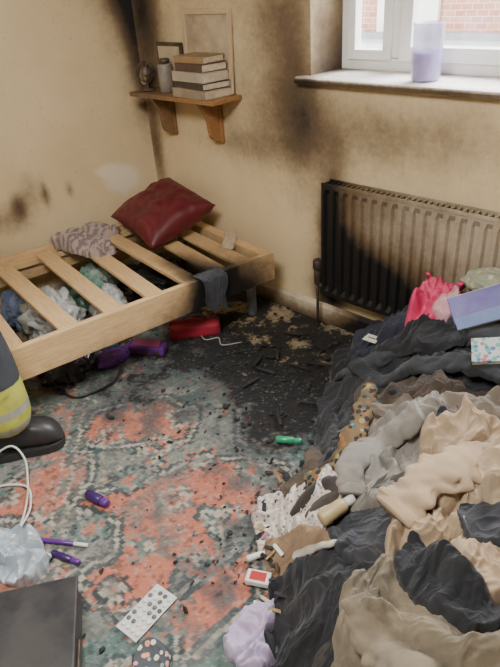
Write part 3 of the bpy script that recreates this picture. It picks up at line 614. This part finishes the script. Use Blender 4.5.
mb=MB();M3=Rz(.9);mb.box((.86,-.53,.045),(.26,.1,.08),rd,M3,.02);mb.box((.86,-.53,.075),(.262,.012,.022),dk,M3,.002);mb.tube([V((.86,-.53,.08))+M3@V(q) for q in ((-.06,0,0),(-.04,0,.035),(.04,0,.035),(.06,0,0))],.006,dk);mb.obj('red_fabric_case')
blob('purple_slipper',(.74,-.97,.04),(.05,.09,.045),pp,25,.2,.0)
# ------------------------------------------------------------------ cables
wc2=mat('white_cable_pvc',(.68,.68,.64),rough=.4);bc=mat('black_cable_pvc',(.012,.012,.013),rough=.4)
def cable(name,pts,r,mt,plug=None):
    mb=MB();mb.tube(pts,r,mt,8,res=10)
    if plug:
        p=V(pts[-1]);d=(p-V(pts[-2]));d.z=0;M3=orient(d,(0,0,1));mb.box(p+M3@V((.02,0,.006)),(.045,.028,.022),mt,M3,.005)
        for o in (-.007,.007): mb.box(p+M3@V((.05,o,.006)),(.018,.004,.003),dk,M3,0)
    return mb.obj(name)
cable('white_charging_cable',[(.98,-1.80,.016),(.99,-1.74,.05),(1.03,-1.64,.10),(1.09,-1.62,.06),(1.17,-1.66,.02),(1.24,-1.70,.016),(1.33,-1.77,.016),(1.38,-1.84,.016),(1.30,-1.85,.016),(1.2,-1.80,.02),(1.1,-1.76,.016),(1.2,-1.68,.03),(1.3,-1.72,.02),(1.36,-1.8,.018)],.0042,wc2,True)
cable('black_power_cable',[(.60,-1.18,.016),(.70,-1.12,.02),(.69,-.99,.03),(.82,-.98,.05),(.90,-1.08,.03),(.86,-1.24,.016),(.78,-1.27,.016)],.006,bc,True)
cable('white_charging_cable.001',[(.80,-.42,.012),(.86,-.5,.02),(.95,-.55,.016),(1.0,-.5,.02),(1.06,-.53,.016),(1.12,-.45,.016)],.003,mat('sooty_white_pvc',(.4,.39,.36)))
# ------------------------------------------------------------------ small floor objects
def tubeitem(name,c,d,l,r,mt,mt2=None,z=None):
    mb=MB();d=V((*d,0)).normalized();a=V((*c,0))-d*l/2+V((0,0,(z or .012)+r));mb.cyl(a,a+d*l*.7,r,mt);mb.cyl(a+d*l*.7,a+d*l,r*(.82 if mt2 else .95),mt2 or mt);return mb.obj(name)
wr_=mat('violet_label',(.045,.016,.12),(.03,.012,.07),rough=.3);ltg=mat('green_lighter_plastic',(.03,.30,.15),rough=.25);red=mat('red_plastic',(.45,.03,.03),rough=.4)
tubeitem('deodorant_stick',(1.46,-1.54),(1,.2),.10,.018,wr_,pp)
tubeitem('purple_felt_pen',(1.53,-1.72),(.14,.09),.17,.008,pp,wc);tubeitem('purple_felt_pen.001',(1.59,-1.75),(.08,.03),.11,.011,wr_,pp)
tubeitem('green_lighter',(1.79,-.87),(.09,.06),.10,.014,ltg,ltg,.02)
tubeitem('lip_balm_tube',(2.06,-1.34),(.03,.06),.07,.010,wc,wc,.02)
mb=MB();M3=Rz(.5);mb.box((2.12,-1.40,.032),(.075,.045,.022),wc,M3,.004);mb.box((2.12,-1.40,.044),(.05,.03,.003),red,M3,.001);mb.obj('cigarette_packet')
sl=mat('blister_foil',(.62,.63,.60),(.5,.5,.48),rough=.35,scale=40);pill=mat('empty_blister_cavity',(.06,.06,.065),(.16,.16,.16),rough=.3)
mb=MB();M3=Rz(math.atan2(.14,-.02)-.03);c=V((1.94,-1.69,.016));mb.box(c,(.17,.085,.003),sl,M3,.001)
rb=random.Random(5)
for i in range(7):
    for j in range(4):
        mb.lathe(c+M3@V((-.066+i*.022,-.030+j*.020,.001)),[(.0075,0),(.007,.003),(.004,.005)],pill if rb.random()<.5 else wc,10)
mb.obj('pill_blister_pack')
lil=cloth('lilac_fleece',(.46,.38,.54),(.38,.30,.45),.15)
garment('lilac_sock',[(2.185,-1.61),(2.155,-1.54),(2.16,-1.46),(2.20,-1.43),(2.25,-1.46),(2.26,-1.53),(2.32,-1.55),(2.31,-1.61),(2.24,-1.63)],lil,.03,.025,.9,16,41,on_heap=False,base=.012,rings=34,n=140)
garment('floral_purse',[(2.03,-1.74),(2.04,-1.82),(2.10,-1.84),(2.13,-1.78),(2.09,-1.72)],pattern('dark_floral_fabric',(.06,.07,.08),[(.6,.3,.3),(.6,.6,.5),(.3,.35,.3),(.7,.3,.2)],50,.4,.2),.03,.012,.4,12,42,on_heap=False,base=.012,rings=20,n=80)
garment('blue_plastic_bag',[(1.30,-1.88),(1.38,-1.80),(1.46,-1.77),(1.57,-1.80),(1.58,-1.88),(1.50,-1.94),(1.40,-1.97)],mat('pale_blue_polythene',(.38,.47,.56),(.5,.57,.62),rough=.2,alpha=.8,wrinkle=1),.03,.05,.5,14,43,on_heap=False,base=.012)
bxm=mat('charred_black_casing',(.022,.022,.026),(.06,.058,.057),rough=.5,scale=10,bump=.3,bscale=40,dirt=.5)
mb=MB();ang=math.atan2(-.21,.31);M3=Rz(ang)
mb.box((1.825,-2.08,.065),(.42,.40,.105),bxm,M3,.01);mb.box((1.825,-2.08,.122),(.435,.415,.012),bxm,M3,.005)
mb.box(V((1.825,-2.08,.06))+M3@V((0,.203,0)),(.1,.01,.03),dk,M3,.003)
mb.obj('black_storage_box')
# debris
ch=mat('charcoal_bits',(.01,.01,.01),(.03,.03,.03),rough=.8);ash=mat('ash_flakes',(.13,.13,.128),(.07,.068,.068),rough=.95);brn=mat('burnt_wood_bits',(.10,.05,.025),(.03,.02,.01),rough=.8)
mb=MB();rs=random.Random(3)
def chip(x,y,z,s_,mt):
    bm=bmesh.new();bmesh.ops.create_icosphere(bm,subdivisions=1,radius=1);sx,sy,sz=s_*rs.uniform(.5,1.4),s_*rs.uniform(.3,.8),s_*rs.uniform(.2,.6);R_=Rz(rs.uniform(0,6.3))
    vs=[]
    for v in bm.verts:
        p=v.co*rs.uniform(.6,1.15);p=R_@V((p.x*sx,p.y*sy,p.z*sz));vs.append((x+p.x,y+p.y,max(z+p.z+sz*.4,z-.002)))
    mb.add(vs,[[v.index for v in f.verts] for f in bm.faces],mt,False);bm.free()
for k in range(900):
    c=rs.choice([(1.2,-.5,.28,.14),(1.5,-.5,.2,.15),(1.6,-.75,.15,.15),(1.0,-.75,.2,.2),(1.3,-.9,.3,.2),(1.55,-.25,.15,.1),(1.15,-.3,.12,.12),(1.97,-1.3,.08,.2),(1.9,-1.0,.06,.2)])
    x=rs.gauss(c[0],c[2]);y=min(rs.gauss(c[1],c[3]),-.04)
    if x<.6: continue
    mt=rs.choices([ch,ash,brn],[8,1.5,1.5])[0];chip(x,y,.012,rs.choice([.004,.006,.008,.011,.018 if mt is ch else .006]),mt)
for k in range(60):
    x=rs.gauss(1.6,.3);y=rs.gauss(-1.6,.25)
    chip(x,y,.012,rs.choice([.003,.004,.006]),rs.choice([ch,ch,ash,brn]))
mb.obj('charred_debris')
mb=MB()
for k in range(16):
    x=rs.gauss(1.45,.18);y=rs.gauss(-.45,.2);a=rs.uniform(0,3.1);l=rs.uniform(.05,.13);mb.box((x,min(y,-.08),.022+.006*(k%3)),(l,.012,.01),ch,Rz(a)@Matrix.Rotation(rs.uniform(-.1,.1),3,'Y'),.002)
mb.obj('charred_wood_splinters')
mb=MB();lm=[wc,mat('litter_gold',(.3,.2,.08)),brn,pap,ch,ch,mat('litter_pink',(.35,.12,.16))]
for k in range(20):
    y=rs.uniform(-1.5,-1.0);x=float(np.interp(y,EY,EX))+rs.gauss(-.03,.03)
    a=rs.uniform(0,3.1);mb.box((x,y,max(hat(x,y),.01)+.010),(rs.uniform(.02,.05),rs.uniform(.006,.016),.005),rs.choice(lm),Rz(a)@Matrix.Rotation(rs.uniform(-.4,.4),3,'X'),.002)
mb.obj('scattered_litter')
# ------------------------------------------------------------------ firefighter
ff=empty('firefighter',(1.0,-1.8,0))
navy,t,b=nt('fire_kit_fabric');geo=t.nodes.new('ShaderNodeNewGeometry');sx=t.nodes.new('ShaderNodeSeparateXYZ');L(t,geo.outputs['Position'],sx.inputs[0])
cr=t.nodes.new('ShaderNodeValToRGB');cr.color_ramp.interpolation='CONSTANT';L(t,math_(t,'DIVIDE',sx.outputs[2],2.),cr.inputs[0])
dkc=(.05,.058,.07,1);yl=(.50,.52,.09,1);sv=(.36,.36,.31,1);el=cr.color_ramp.elements
stops=[(0,dkc),(.125,yl),(.165,sv),(.20,yl),(.245,sv),(.275,yl),(.37,dkc),(1.02,yl),(1.05,sv),(1.10,yl),(1.13,dkc),(1.30,yl),(1.33,sv),(1.37,yl),(1.40,dkc)]
el[0].color=dkc;el[1].position=stops[1][0]/2;el[1].color=yl
for p_,c_ in stops[2:]: e_=el.new(p_/2);e_.color=c_
c=mixc(t,math_(t,'MULTIPLY',ramp(t,noise_(t,9,5,.7),.45,.75),.35),cr.outputs[0],(.07,.065,.05));L(t,c,b.inputs['Base Color']);b.inputs['Roughness'].default_value=.8;pr_=bump_(t,b,noise_(t,12,3,.5,ridged=True,dist=.5),.8,.015);bump_(t,b,noise_(t,260,2,.5),.4,.004,pr_)
def skin(name,V_,E_,R_,mt,root=0,sub=2):
    me=bpy.data.meshes.new(name);me.from_pydata(V_,E_,[]);o=bpy.data.objects.new(name,me);COL.objects.link(o);me.materials.append(mt)
    md=o.modifiers.new('skin','SKIN');md.use_smooth_shade=True
    for i,r in enumerate(R_): me.skin_vertices[0].data[i].radius=r if isinstance(r,tuple) else (r,r)
    me.skin_vertices[0].data[root].use_root=True
    s_=o.modifiers.new('sub','SUBSURF');s_.levels=s_.render_levels=sub
    o.parent=ff;o.location=-ff.location;return o
fd=V((.49,.87,0));sd=V((.87,-.49,0))
an1=V((.985,-1.605,0));an2=V((1.02,-2.02,0));pel=V((.98,-1.83,0))
Vb=[pel+V((0,0,.98)),pel+V((0,0,1.15)),pel+V((0,0,1.32))+fd*.02,pel+V((0,0,1.45))+fd*.03,pel+V((0,0,1.54))+fd*.04,
 an1*.5+pel*.5+V((0,0,.88)),an1+V((-.0,.0,.50)),an1+V((0.008,0,.30)),an1+V((0.01,0,.12)),
 an2*.5+pel*.5+V((0,0,.88)),an2+V((0,0,.50)),an2+V((0,0,.30)),an2+V((0,0,.12)),
 pel-sd*.20+V((0,0,1.42)),pel-sd*.27+V((0,0,1.14)),pel-sd*.24+fd*.14+V((0,0,.93)),
 pel+sd*.20+V((0,0,1.42)),pel+sd*.27+V((0,0,1.14)),pel+sd*.24+fd*.14+V((0,0,.93))]
Eb=[(0,1),(1,2),(2,3),(3,4),(0,5),(5,6),(6,7),(7,8),(0,9),(9,10),(10,11),(11,12),(3,13),(13,14),(14,15),(3,16),(16,17),(17,18)]
Rb=[.16,.16,.18,.14,.065,.13,.105,.105,.115,.13,.105,.105,.115,.085,.068,.052,.085,.068,.052]
skin('kit_body',[tuple(p) for p in Vb],Eb,Rb,navy)
glv=mat('leather_glove',(.10,.07,.04),(.06,.04,.03),rough=.7)
for sg,w in ((-1,Vb[15]),(1,Vb[18])):
    V_=[w,w+V((0,0,-.05))+fd*.02,w+V((0,0,-.10))+fd*.04];E_=[(0,1),(1,2)];R_=[.04,.036,.04]
    for k,(o,l) in enumerate(((-.03,.07),(-.01,.08),(.01,.075),(.03,.06))):
        i=len(V_);base=w+V((0,0,-.115))+fd*(.045+o)
        V_+=[base,base+V((0,0,-l*.5))+sd*(-sg*.004),base+V((0,0,-l))-sd*(sg*.022)];E_+=[(2,i),(i,i+1),(i+1,i+2)];R_+=[.011,.010,.0085]
    i=len(V_);V_+=[w+V((0,0,-.07))+fd*.075,w+V((0,0,-.11))+fd*.095];E_+=[(1,i),(i,i+1)];R_+=[.013,.010]
    skin('glove_left' if sg<0 else 'glove_right',[tuple(p) for p in V_],E_,R_,glv)
sknm=mat('skin',(.55,.33,.24),(.5,.29,.2),rough=.5)
hc=pel+V((0,0,1.66))+fd*.05
mb=MB();FR=Matrix((sd,fd,V((0,0,1)))).transposed()
bm=bmesh.new();bmesh.ops.create_uvsphere(bm,u_segments=28,v_segments=20,radius=1);vs=[]
for v in bm.verts:
    p=v.co.copy();x,y,z_=p.x*.075,p.y*.095,p.z*.12
    if p.z<-.2: x*=1+.35*(p.z+.2);y=y*(1+.25*(p.z+.2))
    if p.y>.7: 
        y+=.022*math.exp(-(p.x/.18)**2-((p.z+.12)/.16)**2);y-=.010*math.exp(-((abs(p.x)-.38)/.16)**2-((p.z-.05)/.12)**2);y+=.006*math.exp(-(p.x/.3)**2-((p.z+.5)/.07)**2)
    vs.append(hc+FR@V((x,y,z_)))
mb.add(vs,[[v.index for v in f.verts] for f in bm.faces],sknm,True);bm.free()
eye=mat('eye_white',(.8,.8,.78),rough=.2);mb.lathe(hc-V((0,0,.2)),[(.055,0),(.05,.12)],sknm)
for sg in (-1,1):
    e_=hc+FR@V((sg*.03,.083,.005));mb.lathe(e_,[(.003,-.011),(.010,-.006),(.012,0),(.010,.006),(.003,.011)],eye,12);mb.lathe(e_+FR@V((0,.0105,0)),[(.002,-.004),(.005,0),(.002,.004)],dk,10)
    mb.box(hc+FR@V((sg*.077,0,-.005)),(.018,.035,.06),sknm,FR,.008)
mb.box(hc+FR@V((0,.088,-.06)),(.045,.008,.008),mat('lips',(.4,.15,.13)),FR,.003)
hel=mat('helmet_yellow',(.6,.5,.05),(.5,.42,.04),rough=.35)
mb.lathe(hc+V((0,0,.02)),[(.135,0),(.14,.008),(.108,.02),(.108,.06),(.09,.11),(.05,.145),(.01,.155)],hel,32);o=mb.obj('head');o.parent=ff;o.location=-ff.location
rub=mat('black_boot_rubber',(.02,.02,.022),(.045,.045,.048),rough=.38,scale=12,bump=.2,bscale=40);sol=mat('boot_sole',(.03,.03,.03),rough=.8)
def boot(name,heel,d):
    d=V((*d,0)).normalized();s_=V((d.y,-d.x,0));mb=MB()
    secs=[(0,.034,.13),(.01,.046,.21),(.05,.054,.25),(.10,.056,.24),(.14,.056,.185),(.175,.057,.155),(.21,.060,.14),(.25,.060,.128),(.28,.053,.108),(.30,.038,.08),(.308,.016,.05)]
    vs=[];fs=[];n=20;h0=V((*heel,0))
    for (t_,w,h_) in secs:
        for j in range(n):
            a=2*math.pi*j/n;cx=math.copysign(abs(math.cos(a))**.7,math.cos(a));cz=math.copysign(abs(math.sin(a))**.7,math.sin(a))
            vs.append(h0+d*t_+s_*(w*cx*(1-.12*max(cz,0)))+V((0,0,.035+(h_-.03)/2*(1+cz))))
    for i in range(len(secs)-1):
        for j in range(n): k=(j+1)%n;fs.append((i*n+j,i*n+k,(i+1)*n+k,(i+1)*n+j))
    fs.append(tuple(reversed(range(n))));fs.append(tuple((len(secs)-1)*n+j for j in range(n)));mb.add(vs,fs,rub,True)
    vs=[];fs=[];P=[(t_,w+.006) for (t_,w,_) in secs];ring=[h0+d*t_+s_*w for t_,w in P]+[h0+d*t_-s_*w for t_,w in reversed(P)];n=len(ring)
    for z_ in (.012,.018,.036,.042): vs+=[p+V((0,0,z_)) for p in ring]
    for k in range(3):
        for j in range(n): q_=(j+1)%n;fs.append((k*n+j,k*n+q_,(k+1)*n+q_,(k+1)*n+j))
    fs.append(tuple(reversed(range(n))));fs.append(tuple(3*n+j for j in range(n)));mb.add(vs,fs,sol)
    sh=h0+d*.055;mb.lathe(sh,[(.05,.12),(.058,.16),(.062,.24),(.06,.3)],rub,24)
    o=mb.obj(name);o.parent=ff;o.location=-ff.location
boot('boot_right',(.905,-1.70),(.15,.255));boot('boot_left',(.965,-2.08),(.49,.87))
# ------------------------------------------------------------------ lights
w=bpy.data.worlds.new('overcast_sky');bpy.context.scene.world=w;w.use_nodes=True;bg=w.node_tree.nodes['Background'];bg.inputs[0].default_value=(.9,.95,1,1);bg.inputs[1].default_value=5
def area(name,loc,tgt,size,p,c,sy=None):
    l=bpy.data.lights.new(name,'AREA');l.size=size;l.energy=p;l.color=c
    if sy: l.shape='RECTANGLE';l.size_y=sy
    o=bpy.data.objects.new(name,l);COL.objects.link(o);o.location=loc;o.rotation_euler=(V(tgt)-V(loc)).to_track_quat('-Z','Y').to_euler();return o
area('window_skylight',(2.0,1.3,2.9),(1.5,-1.4,.2),1.6,380,(.95,.97,1.))
area('overhead_fill',(2.1,-2.1,2.38),(1.6,-1.7,0),.8,100,(1.,.96,.90))  # added fill lamp below the ceiling, unseen, brightens the whole room
sl_=bpy.data.lights.new('facade_fill_sun','SUN');sl_.energy=7;sl_.angle=.02;so=bpy.data.objects.new('facade_fill_sun',sl_);COL.objects.link(so);so.rotation_euler=V((.25,.72,-.62)).to_track_quat('-Z','Y').to_euler()  # sun lamp added to blow out the neighbouring house, not the room
